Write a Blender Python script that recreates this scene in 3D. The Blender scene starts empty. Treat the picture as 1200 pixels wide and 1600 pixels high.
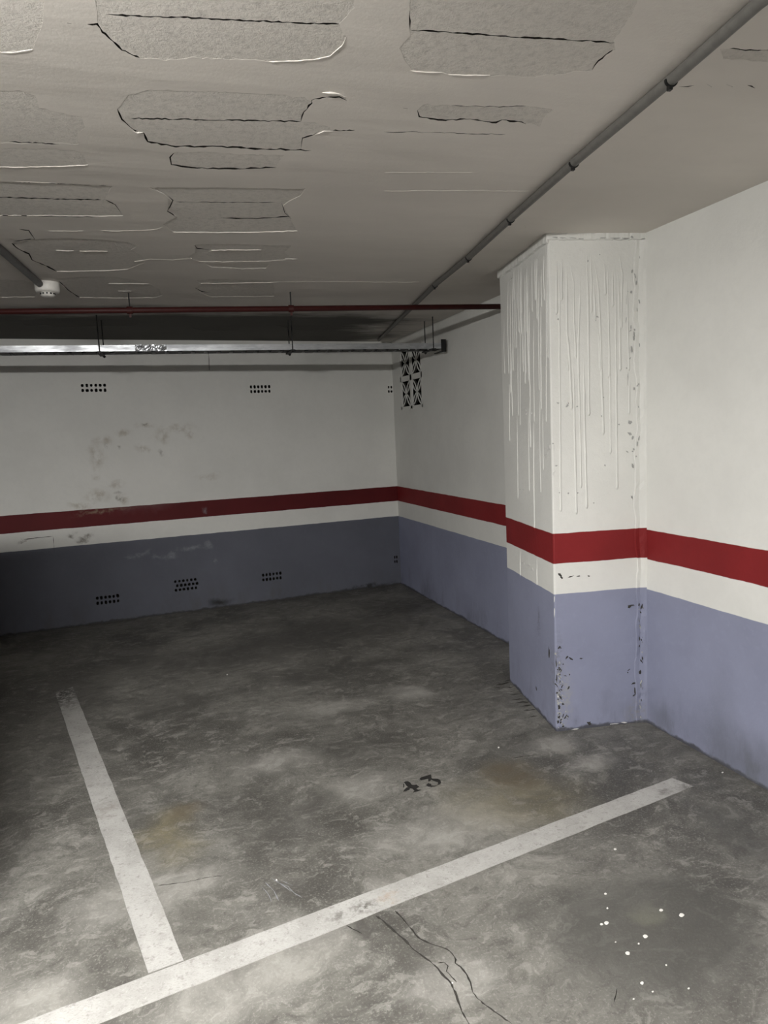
import bpy, bmesh, math, random
import numpy as np
from mathutils import Vector, Matrix
from mathutils.geometry import delaunay_2d_cdt

# ------------------------------------------------------------------ camera
FPX, YAW, PITCH, ROLL, EYE = 1097.05, 0.31197, 0.11159, -0.04468, 1.5
scene = bpy.context.scene
col = scene.collection
_cy, _sy, _cp, _sp = math.cos(YAW), math.sin(YAW), math.cos(PITCH), math.sin(PITCH)
FWD = Vector((_sy*_cp, _cy*_cp, -_sp)); _r = Vector((_cy, -_sy, 0)); _u = _r.cross(FWD)
RIGHT = math.cos(ROLL)*_r + math.sin(ROLL)*_u
UP = -math.sin(ROLL)*_r + math.cos(ROLL)*_u
CAM = Vector((0, 0, EYE))
cd = bpy.data.cameras.new('camera'); cam = bpy.data.objects.new('camera', cd); col.objects.link(cam)
cd.sensor_fit = 'VERTICAL'; cd.sensor_height = 36.0; cd.lens = FPX*36/1600; cd.clip_start = 0.02
M3 = Matrix((RIGHT, UP, -FWD)).transposed()
cam.matrix_world = Matrix.Translation(CAM) @ M3.to_4x4()
scene.camera = cam

# ------------------------------------------------------------------ world, exposure
w = bpy.data.worlds.new('world'); scene.world = w; w.use_nodes = True
w.node_tree.nodes['Background'].inputs[0].default_value = (0.5, 0.52, 0.55, 1)
w.node_tree.nodes['Background'].inputs[1].default_value = 0.0
scene.view_settings.view_transform = 'Standard'; scene.view_settings.look = 'None'
scene.view_settings.gamma = 1; scene.view_settings.use_curve_mapping = False
scene.view_settings.exposure = 0.0
scene.cycles.max_bounces = 5; scene.cycles.diffuse_bounces = 4; scene.cycles.glossy_bounces = 2; scene.cycles.transmission_bounces = 0; scene.cycles.transparent_max_bounces = 0
LAMP_LOC = (-0.72, 0.52); LAMP_POWER = 555.0       # emission of the lamp's diffuser

# ------------------------------------------------------------------ dimensions (metres)
H = 2.3704                     # ceiling
W = 2.2483                     # plane of the side wall
D0, BA = 6.5122, -0.0693       # far wall: y = D0 + (W - x) * BA
PA, PB, PC = (1.7821, 2.9124), (1.9114, 3.6326), (2.2483, 2.8372)   # pillar corners: front outer, back outer, front at wall
BANDS = (0.978, 0.8333, 0.6832)
PBANDS = (0.9865, 0.8405, 0.691)
def ywall(x): return D0 + (W-x)*BA

def ray(px, py): return RIGHT*((px-600)/FPX) + UP*((800-py)/FPX) + FWD
def on_z(px, py, z):
    d = ray(px, py); t = (z-EYE)/d.z; return CAM + d*t
def on_vert(px, py, A, B):      # vertical plane through two plan points
    n = Vector((B[1]-A[1], A[0]-B[0], 0)); d = ray(px, py)
    t = (n.dot(Vector((A[0], A[1], 0))) - n.dot(CAM))/n.dot(d); return CAM + d*t
BACKA, BACKB = (W, D0), (W-4, D0+4*BA)
def on_back(px, py): return on_vert(px, py, BACKA, BACKB)
def on_right(px, py): return on_vert(px, py, (W, 0), (W, 5))

# ------------------------------------------------------------------ helpers
R = random.Random(7)
def link(name, me, mats=None, parent=None):
    o = bpy.data.objects.new(name, me); col.objects.link(o)
    if parent is not None: o.parent = parent
    if mats is not None:
        for m in (mats if isinstance(mats, (list, tuple)) else [mats]): me.materials.append(m)
    return o
def mesh(name, verts, faces, smooth=False):
    me = bpy.data.meshes.new(name); me.from_pydata([tuple(v) for v in verts], [], faces); me.update()
    if smooth:
        for p in me.polygons: p.use_smooth = True
    return me
def tag(o, label, cat, group=None):
    o['label'] = label; o['category'] = cat
    if group: o['group'] = group
    return o
def struct(o): o['kind'] = 'structure'; return o
def empty(name, loc=(0, 0, 0)):
    o = bpy.data.objects.new(name, None); col.objects.link(o); o.location = loc; o.empty_display_size = .05; return o
def child(name, me, m, parent):
    """mesh in world coordinates, made a child of an unrotated parent"""
    o = link(name, me, m, parent)
    o.matrix_parent_inverse = Matrix.Translation(-parent.location)
    return o
def box_vf(lo, hi):
    x0, y0, z0 = lo; x1, y1, z1 = hi
    v = [(x0,y0,z0),(x1,y0,z0),(x1,y1,z0),(x0,y1,z0),(x0,y0,z1),(x1,y0,z1),(x1,y1,z1),(x0,y1,z1)]
    f = [(3,2,1,0),(4,5,6,7),(0,1,5,4),(1,2,6,5),(2,3,7,6),(3,0,4,7)]
    return v, f
def obox(c, ax, ay, az):
    """box from centre and half-axis vectors"""
    c, ax, ay, az = map(Vector, (c, ax, ay, az)); v = []
    for k in (-1, 1):
        for (i, j) in ((-1,-1),(1,-1),(1,1),(-1,1)): v.append(c+ax*i+ay*j+az*k)
    return v, [(3,2,1,0),(4,5,6,7),(0,1,5,4),(1,2,6,5),(2,3,7,6),(3,0,4,7)]
def bevel(me, w=.003, seg=2):
    bm = bmesh.new(); bm.from_mesh(me)
    bmesh.ops.bevel(bm, geom=list(bm.edges), offset=w, segments=seg, affect='EDGES', profile=.5)
    bm.to_mesh(me); bm.free(); return me
def join(parts):
    V, F = [], []
    for v, f in parts:
        n = len(V); V += [Vector(p) for p in v]; F += [tuple(i+n for i in q) for q in f]
    return V, F
def tube(pts, rad, sides=10, cap=True, up=Vector((0, 0, 1))):
    pts = [Vector(p) for p in pts]; rads = rad if isinstance(rad, (list, tuple)) else [rad]*len(pts)
    V, F = [], []
    for i, p in enumerate(pts):
        t = (pts[min(i+1, len(pts)-1)] - pts[max(i-1, 0)]).normalized()
        a = t.cross(up)
        if a.length < 1e-4: a = t.cross(Vector((1, 0, 0)))
        a.normalize(); b = t.cross(a)
        for k in range(sides):
            an = 2*math.pi*k/sides; V.append(p + (a*math.cos(an)+b*math.sin(an))*rads[i])
    for i in range(len(pts)-1):
        for k in range(sides):
            k2 = (k+1) % sides; F.append((i*sides+k, i*sides+k2, (i+1)*sides+k2, (i+1)*sides+k))
    if cap:
        F.append(tuple(range(sides-1, -1, -1))); F.append(tuple((len(pts)-1)*sides+k for k in range(sides)))
    return V, F
def lathe(c, prof, sides=28):
    """profile of (radius, z) about the vertical axis through c"""
    V, F = [], []
    for r, z in prof:
        for k in range(sides):
            a = 2*math.pi*k/sides; V.append((c[0]+r*math.cos(a), c[1]+r*math.sin(a), z))
    for i in range(len(prof)-1):
        for k in range(sides):
            k2 = (k+1) % sides; F.append((i*sides+k, i*sides+k2, (i+1)*sides+k2, (i+1)*sides+k))
    F.append(tuple(range(sides))); F.append(tuple((len(prof)-1)*sides+k for k in range(sides)))
    return V, F

def inside(poly, P):
    x, y = P[:, 0], P[:, 1]; r = np.zeros(len(P), bool); n = len(poly)
    for i in range(n):
        x0, y0 = poly[i]; x1, y1 = poly[(i+1) % n]
        if y0 == y1: continue
        c = (y0 > y) != (y1 > y)
        r ^= c & (x < (x1-x0)*(y-y0)/(y1-y0)+x0)
    return r
def relief(outer, regions, to3d):
    """A sheet with ragged regions set back by their own depth (None = opening).
    Returns (verts, faces) of the sheet and a list of the same for the regions, each with its rim."""
    V, E = [], []
    for poly in [outer]+[r[0] for r in regions]:
        n = len(V); V += [Vector((p[0], p[1])) for p in poly]
        E += [(n+i, n+(i+1) % len(poly)) for i in range(len(poly))]
    v, e, f, *_ = delaunay_2d_cdt(V, E, [], 0, 1e-6)
    P = np.array([(a.x, a.y) for a in v]); f = [tuple(q) for q in f]
    C = np.array([P[list(q)].mean(0) for q in f])
    ok = inside(outer, C); key = np.full(len(f), -1)
    for i, r in enumerate(regions): key[inside(r[0], C)] = i
    dep = lambda k: 0.0 if k < 0 else regions[k][1]
    out = {}
    def add(k, pts):
        d = out.setdefault(k, ({}, [], []))
        ids = []
        for (a, dd) in pts:
            q = (a, round(dd, 6))
            if q not in d[0]: d[0][q] = len(d[1]); d[1].append(to3d(P[a][0], P[a][1], dd))
            ids.append(d[0][q])
        d[2].append(tuple(ids))
    edge = {}
    for i, q in enumerate(f):
        if not ok[i]: continue
        k = int(key[i])
        if dep(k) is not None: add(k, [(a, dep(k)) for a in q])
        for a, b in zip(q, q[1:]+q[:1]): edge.setdefault((min(a, b), max(a, b)), []).append(k)
    for (a, b), ks in edge.items():
        if len(ks) == 2 and ks[0] != ks[1]:
            d0, d1 = dep(ks[0]), dep(ks[1])
            if d0 is None or d1 is None or abs(d0-d1) < 1e-6: continue
            k = ks[0] if d0 > d1 else ks[1]
            add(k, [(a, d0), (b, d0), (b, d1), (a, d1)])
    base = out.get(-1, ({}, [], []))
    return (base[1], base[2]), [(out[i][1], out[i][2]) if i in out else None for i in range(len(regions))]

def rag(poly, step=9, amp=1.3, closed=True, rnd=R):
    """finer, ragged version of a picture-traced outline"""
    o = []; n = len(poly)
    for i in range(n if closed else n-1):
        a = Vector(poly[i]); b = Vector(poly[(i+1) % n]); m = max(1, int((b-a).length/step))
        for k in range(m):
            p = a.lerp(b, k/m)
            if k or i: p = p + Vector((rnd.uniform(-amp, amp), rnd.uniform(-amp, amp)))
            o.append((p.x, p.y))
    if not closed: o.append(tuple(poly[-1]))
    return o
def ribbon(line, w0, w1=None, taper=True, rnd=R):
    """outline of a line of uneven width, in the same plane as the line"""
    n = len(line); L, Rr = [], []
    for i, p in enumerate(line):
        a = Vector(line[max(i-1, 0)]); b = Vector(line[min(i+1, n-1)]); t = (b-a)
        if t.length < 1e-9: t = Vector((1, 0))
        t.normalize(); nrm = Vector((-t.y, t.x)); s = w0*rnd.uniform(.25, 1.35)*.5
        if taper and i in (0, n-1): s *= .15
        q = Vector(p); L.append(tuple(q+nrm*s)); Rr.append(tuple(q-nrm*s))
    return L + Rr[::-1]

# ------------------------------------------------------------------ materials
class NT:
    def __init__(s, name, rough=.7, spec=.3):
        s.m = bpy.data.materials.new(name); s.m.use_nodes = True; s.t = s.m.node_tree; s.N = s.t.nodes; s.L = s.t.links
        s.b = s.N['Principled BSDF']; s.b.inputs['Roughness'].default_value = rough; s.b.inputs['Specular IOR Level'].default_value = spec
        s.g = None
    def n(s, kind, **kw):
        x = s.N.new(kind)
        for k, v in kw.items(): setattr(x, k, v)
        return x
    def put(s, sock, v):
        if hasattr(v, 'is_output'): s.L.new(v, sock)
        elif v is not None:
            if isinstance(v, (tuple, list)) and len(v) == 3 and sock.type == 'RGBA': v = (*v, 1)
            sock.default_value = v
    def pos(s):
        if s.g is None: s.g = s.n('ShaderNodeNewGeometry').outputs['Position']
        return s.g
    def sep(s, v=None):
        x = s.n('ShaderNodeSeparateXYZ'); s.put(x.inputs[0], v if v is not None else s.pos()); return x.outputs
    def mapping(s, loc=(0,0,0), rot=(0,0,0), sc=(1,1,1), v=None, typ='POINT'):
        x = s.n('ShaderNodeMapping', vector_type=typ); s.put(x.inputs[0], v if v is not None else s.pos())
        x.inputs[1].default_value = loc; x.inputs[2].default_value = rot; x.inputs[3].default_value = sc; return x.outputs[0]
    def noise(s, scale, detail=4, rough=.55, v=None, dist=0, col=False):
        x = s.n('ShaderNodeTexNoise'); s.put(x.inputs['Vector'], v if v is not None else s.pos())
        x.inputs['Scale'].default_value = scale; x.inputs['Detail'].default_value = detail
        x.inputs['Roughness'].default_value = rough; x.inputs['Distortion'].default_value = dist
        return x.outputs['Color' if col else 'Fac']
    def math(s, op, a, b=None, c=None, clamp=False):
        x = s.n('ShaderNodeMath', operation=op, use_clamp=clamp); s.put(x.inputs[0], a)
        if b is not None: s.put(x.inputs[1], b)
        if c is not None: s.put(x.inputs[2], c)
        return x.outputs[0]
    def vmath(s, op, a, b=None, sc=None):
        x = s.n('ShaderNodeVectorMath', operation=op); s.put(x.inputs[0], a)
        if b is not None: s.put(x.inputs[1], b)
        if sc is not None: s.put(x.inputs['Scale'], sc)
        return x.outputs['Value' if op in ('LENGTH', 'DOT_PRODUCT', 'DISTANCE') else 'Vector']
    def rng(s, v, a, b, c=0., d=1., smooth=True):
        x = s.n('ShaderNodeMapRange', interpolation_type='SMOOTHSTEP' if smooth else 'LINEAR'); s.put(x.inputs[0], v)
        for i, k in enumerate((a, b, c, d)): s.put(x.inputs[1+i], k)
        return x.outputs[0]
    def mix(s, f, a, b, mode='MIX'):
        x = s.n('ShaderNodeMix', data_type='RGBA', blend_type=mode); s.put(x.inputs[0], f); s.put(x.inputs[6], a); s.put(x.inputs[7], b); return x.outputs[2]
    def blob(s, v, c, r, rot=0., edge=(0., 1.)):
        """soft spot round c with radii r in the coordinates v"""
        m = s.mapping(c, (0, 0, rot) if not isinstance(rot, tuple) else rot, r, v, 'TEXTURE')
        return s.rng(s.vmath('LENGTH', m), edge[0], edge[1], 1., 0.)
    def bump(s, h, strength=.3, dist=.002, prev=None):
        x = s.n('ShaderNodeBump'); x.inputs['Strength'].default_value = strength; x.inputs['Distance'].default_value = dist
        s.put(x.inputs['Height'], h)
        if prev is not None: s.L.new(prev, x.inputs['Normal'])
        return x.outputs[0]
    def out(s, color=None, rough=None, normal=None, metal=None):
        if color is not None: s.put(s.b.inputs['Base Color'], color)
        if rough is not None: s.put(s.b.inputs['Roughness'], rough)
        if normal is not None: s.put(s.b.inputs['Normal'], normal)
        if metal is not None: s.put(s.b.inputs['Metallic'], metal)
        return s.m

WHITE = (.76, .757, .728); RED = (.225, .018, .02); BLUE = (.272, .288, .395)
RED_FAR = (.105, .008, .010); BLUE_FAR = (.122, .128, .158)      # same paints, darkened to carry the far wall's deep shade
def wall_material(name, bands, stains=None, white=WHITE, grain=1.0, RED=RED, BLUE=BLUE):
    s = NT(name, .62, .25); z = s.sep()[2]
    wob = s.math('MULTIPLY_ADD', s.noise(9, 3), .008, -.004)
    zz = s.math('ADD', z, wob)
    mott = s.noise(2.2, 5, .6); fine = s.noise(30, 3, .6)
    wh = s.mix(s.rng(mott, .35, .7), white, tuple(c*.93 for c in white))
    wh = s.mix(s.rng(fine, .4, .75, 0, .25), wh, tuple(c*.9 for c in white))
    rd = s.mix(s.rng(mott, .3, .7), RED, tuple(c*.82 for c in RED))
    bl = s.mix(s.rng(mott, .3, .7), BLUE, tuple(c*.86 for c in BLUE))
    bl = s.mix(s.rng(fine, .5, .8, 0, .3), bl, tuple(c*1.12 for c in BLUE))
    f_red = s.rng(zz, bands[0]-.0015, bands[0]+.0015, 1, 0)
    f_wh = s.rng(zz, bands[1]-.0015, bands[1]+.0015, 1, 0)
    f_bl = s.rng(zz, bands[2]-.0015, bands[2]+.0015, 1, 0)
    c = s.mix(f_red, wh, rd); c = s.mix(f_wh, c, wh); c = s.mix(f_bl, c, bl)
    # splashed dirt at the foot of the wall
    dn = s.noise(7, 5, .65, s.mapping(sc=(1, 1, .35)))
    low = s.math('MULTIPLY', s.rng(z, 0, .30, 1, 0), s.rng(dn, .45, .75))
    c = s.mix(s.math('MULTIPLY', low, .55), c, (.085, .082, .075))
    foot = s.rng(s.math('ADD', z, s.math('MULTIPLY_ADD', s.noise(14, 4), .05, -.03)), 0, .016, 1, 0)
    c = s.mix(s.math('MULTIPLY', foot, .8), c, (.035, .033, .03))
    if stains: c = stains(s, c)
    nb = s.bump(s.noise(40, 5, .72), .32*grain, .0045)
    return s.out(c, None, nb)

def back_stains(s, c):
    v = s.vmath('ADD', s.pos(), s.vmath('SCALE', s.vmath('SUBTRACT', s.noise(7, 4, .6, col=True), (.5, .5, .5)), sc=.16))
    n = s.noise(16, 5, .65); brk = s.rng(n, .34, .66)
    def spot(px, py, wpx, hpx, st, colr, rot=0, hard=(0, 1), broken=True):
        nonlocal c
        p = on_back(px, py); q = on_back(px+wpx, py); t = on_back(px, py-hpx)
        m = s.blob(v, tuple(p), ((q-p).length, .6, (t-p).length), (0, rot, 0), hard)
        if broken: m = s.math('MULTIPLY', m, brk)
        c = s.mix(s.math('MULTIPLY', m, st), c, colr)
    br = (.36, .31, .235); dk = (.15, .13, .105); lt = (.34, .35, .38)
    spot(215, 740, 110, 70, .35, (.80, .79, .76), broken=False)
    for a in ((150, 712, 16, 30), (165, 690, 26, 10), (195, 675, 18, 8), (228, 664, 22, 7), (255, 680, 16, 18), (282, 668, 26, 10), (296, 678, 10, 12), (150, 775, 26, 14), (180, 757, 18, 9), (150, 740, 14, 14), (325, 745, 26, 7), (225, 700, 18, 6), (128, 790, 26, 9), (190, 780, 14, 12)):
        spot(*a, .6, br)
    for a in ((252, 706, 10, 7, .7), (182, 770, 9, 4, 0), (184, 780, 9, 5, 0), (168, 698, 5, 6, 0), (190, 700, 4, 3, 0), (226, 662, 10, 2, 0), (38, 845, 12, 3, 0), (130, 842, 18, 7, 0), (112, 832, 12, 6, 0)):
        spot(*a[:4], .9, dk, rot=a[4])
    spot(160, 800, 60, 5, .5, (.4, .36, .25))
    for a in ((265, 868, 22, 8), (300, 856, 30, 6), (325, 850, 10, 10), (335, 876, 5, 9), (215, 866, 30, 6), (245, 872, 14, 5), (318, 797, 9, 8)):
        spot(*a, .5, lt)
    spot(345, 941, 24, 9, .95, (.02, .02, .02), broken=False); spot(335, 953, 50, 6, .9, (.03, .03, .03))
    spot(575, 916, 60, 5, .9, (.025, .025, .025)); spot(110, 985, 50, 10, .8, (.03, .03, .03))
    return c
def pillar_stains(s, c):
    v = s.vmath('ADD', s.pos(), s.vmath('SCALE', s.vmath('SUBTRACT', s.noise(14, 4, .6, col=True), (.5, .5, .5)), sc=.05))
    n = s.noise(45, 4, .7); brk = s.rng(n, .4, .6)
    for (p, r, st, cc) in (((PA[0]+.05, PA[1], .17), (.055, .1, .24), .75, (.33, .33, .33)), ((PA[0]+.02, PA[1], .3), (.03, .1, .3), .6, (.16, .16, .17)), ((1.82, 3.13, .5), (.1, .03, .13), .55, (.09, .09, .1)), ((2.2, PC[1], .06), (.09, .1, .1), .5, (.25, .24, .22))):
        m = s.math('MULTIPLY', s.blob(v, p, r), brk); c = s.mix(s.math('MULTIPLY', m, st), c, cc)
    return c
def right_stains(s, c):
    v = s.vmath('ADD', s.pos(), s.vmath('SCALE', s.vmath('SUBTRACT', s.noise(4, 4, .6, col=True), (.5, .5, .5)), sc=.2))
    for (p, r, st) in (((W, 2.15, .05), (.5, .45, .25), .5), ((W, 2.72, .06), (.5, .15, .16), .4), ((W, 2.35, .2), (.5, .12, .3), .25), ((W, 1.85, .35), (.5, .14, .4), .25)):
        c = s.mix(s.math('MULTIPLY', s.blob(v, p, r), st), c, (.10, .105, .115))
    return c
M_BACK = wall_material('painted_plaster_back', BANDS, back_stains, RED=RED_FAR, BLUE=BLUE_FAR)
M_RIGHT = wall_material('painted_plaster_side', BANDS, right_stains)
M_PILLAR = wall_material('painted_plaster_pillar', PBANDS, pillar_stains, grain=1.3)
M_PLAIN = wall_material('painted_plaster_plain', BANDS)

def ceiling_material(name, base, rough_plaster):
    s = NT(name, .8, .15)
    m1 = s.noise(1.1, 4, .6, s.mapping(sc=(.6, 1.6, 1))); m2 = s.noise(9, 5, .65)
    c = s.mix(s.rng(m1, .3, .7), base, tuple(k*.88 for k in base))
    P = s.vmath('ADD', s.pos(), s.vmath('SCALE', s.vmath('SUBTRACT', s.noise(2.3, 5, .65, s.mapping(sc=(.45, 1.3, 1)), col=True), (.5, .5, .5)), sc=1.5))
    q = s.sep(P); far_dark = s.math('MULTIPLY', s.rng(q[1], 4.7, 5.35), s.rng(q[0], 2.3, 1.6))  # blotchy darkening towards the far end
    if rough_plaster:
        m3 = s.noise(46, 6, .75)
        c = s.mix(s.rng(m3, .42, .72), c, tuple(k*.76 for k in base))
        c = s.mix(s.rng(s.noise(12, 5, .7), .55, .75, 0, .6), c, tuple(k*.86 for k in base))
        nb = s.bump(s.noise(85, 6, .75), .9, .005); nb = s.bump(s.noise(16, 4, .6), .3, .006, nb)
    else:
        c = s.mix(s.rng(m2, .5, .8, 0, .4), c, tuple(k*.9 for k in base))
        nb = s.bump(s.noise(120, 3, .6), .18, .002); nb = s.bump(s.noise(3, 3, .5, s.mapping(sc=(.5, 2.2, 1))), .35, .012, nb)
    c = s.mix(s.math('MULTIPLY', far_dark, .9), c, (.035, .035, .030))
    return s.out(c, None, nb)
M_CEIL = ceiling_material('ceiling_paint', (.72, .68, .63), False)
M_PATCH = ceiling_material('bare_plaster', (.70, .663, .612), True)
def plain(name, c, rough=.6, spec=.3, metal=0., grain=None, var=.15, gs=40):
    s = NT(name, rough, spec)
    k = s.mix(s.rng(s.noise(gs, 4, .6), .35, .7), c, tuple(x*(1-var) for x in c))
    nb = s.bump(s.noise(gs*3, 3), .2, .001) if grain else None
    return s.out(k, None, nb, metal)
M_CRACK = plain('crack_void', (.03, .028, .025), .95, .05)
M_DIRT_SHADE = plain('dirt_and_shade', (.055, .052, .047), .9, .1, grain=True)  # dirt, and the painted shadow in the pillar's chips
M_CHIP = plain('chipped_plaster', (.42, .42, .41), .9, .1, grain=True)
M_GREYP = plain('grey_render', (.24, .245, .26), .9, .1, grain=True)
M_PALE = plain('pale_plaster', (.74, .73, .71), .8, .2, grain=True)
M_GREYWALL = plain('bare_concrete_wall', (.16, .155, .145), .9, .1, grain=True, gs=6)
M_WEB = plain('dusty_web', (.075, .073, .068), .9, .1)
M_CONDUIT = plain('grey_conduit', (.135, .13, .12), .5, .3)
M_DARKCON = plain('dark_conduit', (.10, .098, .095), .5, .4)
M_BLACK = plain('black_strap', (.012, .012, .012), .5, .3)
M_REDPIPE = plain('red_pipe_paint', (.05, .010, .009), .5, .25)
M_DETECT = plain('detector_plastic', (.72, .70, .66), .45, .4, var=.06)
M_HOUSING = plain('lamp_housing', (.7, .7, .68), .5, .4)
M_DARKMET = plain('dark_steel', (.035, .035, .035), .6, .4, .5)
def galvanised():
    s = NT('galvanised_steel', .38, .5)
    n = s.noise(14, 5, .7, s.mapping(sc=(.35, 1, 1.6)))
    return s.out(s.mix(s.rng(n, .35, .7), (.62, .64, .66), (.36, .37, .39)), s.rng(n, .3, .7, .30, .5), s.bump(s.noise(60, 3), .15, .001), .85)
M_GALV = galvanised()
M_FOIL = plain('crumpled_foil', (.7, .72, .75), .3, .5, .8, grain=True, var=.7, gs=26)

# floor concrete
def floor_material():
    s = NT('concrete_floor', .5, .35)
    P = s.pos()
    warp = s.vmath('SUBTRACT', s.noise(1.7, 5, .62, col=True), (.5, .5, .5))
    v = s.vmath('ADD', P, s.vmath('SCALE', warp, sc=.38))
    a = s.noise(1.5, 6, .64, v, .3); b = s.noise(5.5, 6, .7, v, .35); d = s.noise(28, 4, .7, v); e = s.noise(120, 3, .7)
    c = s.mix(s.rng(a, .33, .68), (.062, .059, .053), (.172, .167, .151))
    c = s.mix(s.rng(b, .46, .74, 0, .5), c, (.265, .258, .238))
    c = s.mix(s.rng(s.noise(4.1, 5, .7, s.mapping((3, 7, 1), (0, 0, .5), (1, 1.8, 1), v), 1.2), .50, .72, 0, .7), c, (.075, .071, .064))
    c = s.mix(s.rng(d, .50, .66, 0, .45), c, (.07, .066, .06))
    g = s.noise(13, 6, .74, s.mapping((1, 2, 3), (0, 0, -.4), (1, 1.7, 1), v), .5)
    c = s.mix(s.rng(g, .53, .62, 0, .40), c, (.30, .293, .27))
    c = s.mix(s.rng(g, .46, .38, 0, .45), c, (.06, .057, .052))
    c = s.mix(s.rng(e, .52, .68, 0, .30), c, (.38, .37, .345))
    v2 = s.vmath('ADD', P, s.vmath('SCALE', warp, sc=.30))
    v2 = s.vmath('ADD', v2, s.vmath('SCALE', s.vmath('SUBTRACT', s.noise(9, 5, .6, col=True), (.5, .5, .5)), sc=.10))
    sp = s.rng(b, .35, .62, .45, 1)
    def spot(px, py, wpx, hpx, st, colr, edge=(.2, 1.), tex=True):
        nonlocal c
        p = on_z(px, py, 0); q = on_z(px+wpx, py, 0); t = on_z(px, py-hpx, 0)
        m = s.blob(v2, (p.x, p.y, 0), (abs(q.x-p.x)*1.05, abs(t.y-p.y), 3.), 0, edge)
        if tex: m = s.math('MULTIPLY', m, sp)
        c = s.mix(s.math('MULTIPLY', m, st), c, colr)
    grey = (.072, .07, .064); dk = (.062, .059, .054); lt = (.37, .36, .335); yel = (.19, .165, .10); brn = (.10, .078, .048)
    spot(1020, 1450, 230, 130, .75, grey, (.45, 1.), False)      # smooth greyer screed near the side wall
    spot(1150, 1300, 90, 70, .5, grey, (.3, 1), False)
    for a_ in ((250, 1400, 190, 40), (700, 1290, 170, 45), (330, 1560, 190, 60), (700, 1520, 120, 60), (470, 1480, 120, 50), (600, 1390, 60, 30), (870, 1160, 70, 20), (520, 1105, 90, 16), (430, 1195, 110, 22), (930, 1190, 70, 20), (640, 1080, 60, 18), (560, 1230, 90, 26), (60, 1560, 90, 50)): spot(*a_, .5, lt)
    for a_ in ((425, 1290, 110, 58, .6), (490, 1250, 60, 22, .6), (560, 1170, 110, 30, .55), (280, 1100, 90, 22, .6), (520, 1050, 140, 20, .5), (520, 985, 200, 26, .75), (640, 950, 90, 16, .7), (330, 1025, 220, 30, .75), (130, 1085, 60, 60, .5), (720, 1100, 70, 22, .4), (800, 1160, 60, 20, .45), (450, 1400, 60, 26, .6), (300, 1450, 40, 40, .5), (570, 1455, 24, 16, .9), (830, 1420, 40, 28, .6), (640, 1505, 40, 14, .6), (860, 1520, 140, 30, .35), (1170, 1215, 40, 20, .5), (340, 1250, 60, 20, .4), (590, 1035, 90, 7, .8)): spot(*a_[:4], a_[4], dk)
    spot(268, 1310, 66, 62, .75, yel, (.1, 1.)); spot(290, 1270, 50, 22, .55, brn, (.2, 1.))
    spot(800, 1245, 160, 62, .5, yel, (.1, 1.)); spot(800, 1205, 70, 32, .9, brn, (.05, 1.))
    spot(1010, 1430, 40, 30, .25, (.2, .2, .15), (.2, 1), False)
    r = s.rng(b, .3, .7, .42, .66)
    nb = s.bump(s.noise(60, 6, .75), .4, .005)
    return s.out(c, r, nb)
M_FLOOR = floor_material()
def line_material():
    s = NT('worn_shaded_white_paint', .6, .3)
    n = s.noise(38, 6, .72); m = s.noise(7, 4, .6)
    c = s.mix(s.rng(m, .35, .7), (.39, .384, .37), (.32, .314, .30))
    c = s.mix(s.rng(n, .54, .66, 0, .6), c, (.2, .19, .175))
    c = s.mix(s.rng(s.noise(110, 5, .75, s.mapping(rot=(0, 0, .6), sc=(1, 2.2, 1))), .50, .68, 0, .55), c, (.2, .195, .18))
    c = s.mix(s.rng(s.noise(70, 5, .75, dist=1.5), .56, .64, 0, .5), c, (.46, .455, .44))
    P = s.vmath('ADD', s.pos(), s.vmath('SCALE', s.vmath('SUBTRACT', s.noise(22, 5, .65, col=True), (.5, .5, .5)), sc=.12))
    for (px, py, wx, hy, st, cc) in ((565, 1418, 34, 16, .95, (.10, .095, .085)), (605, 1402, 26, 14, .6, (.33, .26, .2)), (525, 1432, 22, 10, .8, (.13, .125, .115)), (255, 1430, 20, 20, .55, (.28, .27, .25)), (170, 1262, 34, 9, .6, (.22, .2, .18)), (1040, 1238, 30, 7, .8, (.16, .155, .145)), (1075, 1228, 40, 12, .9, (.15, .147, .137)), (160, 1275, 30, 10, .5, (.25, .23, .21)), (100, 1085, 60, 34, 1., (.06, .058, .052))):  # last spot paints the side line's fade into the shade
        p = on_z(px, py, 0); q = on_z(px+wx, py, 0); t = on_z(px, py-hy, 0)
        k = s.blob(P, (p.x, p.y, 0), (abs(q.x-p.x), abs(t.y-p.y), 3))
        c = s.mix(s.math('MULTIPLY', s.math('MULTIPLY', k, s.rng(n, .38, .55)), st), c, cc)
    return s.out(c, None, s.bump(n, .4, .002))
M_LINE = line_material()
M_DIGIT = plain('worn_black_paint', (.022, .021, .02), .7, .2, grain=True, var=.3, gs=60)
M_SPOT = plain('white_paint_splash', (.72, .71, .68), .5, .3)

# ================================================================== STRUCTURE
X0, Y0 = -13.0, -11.0
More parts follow.
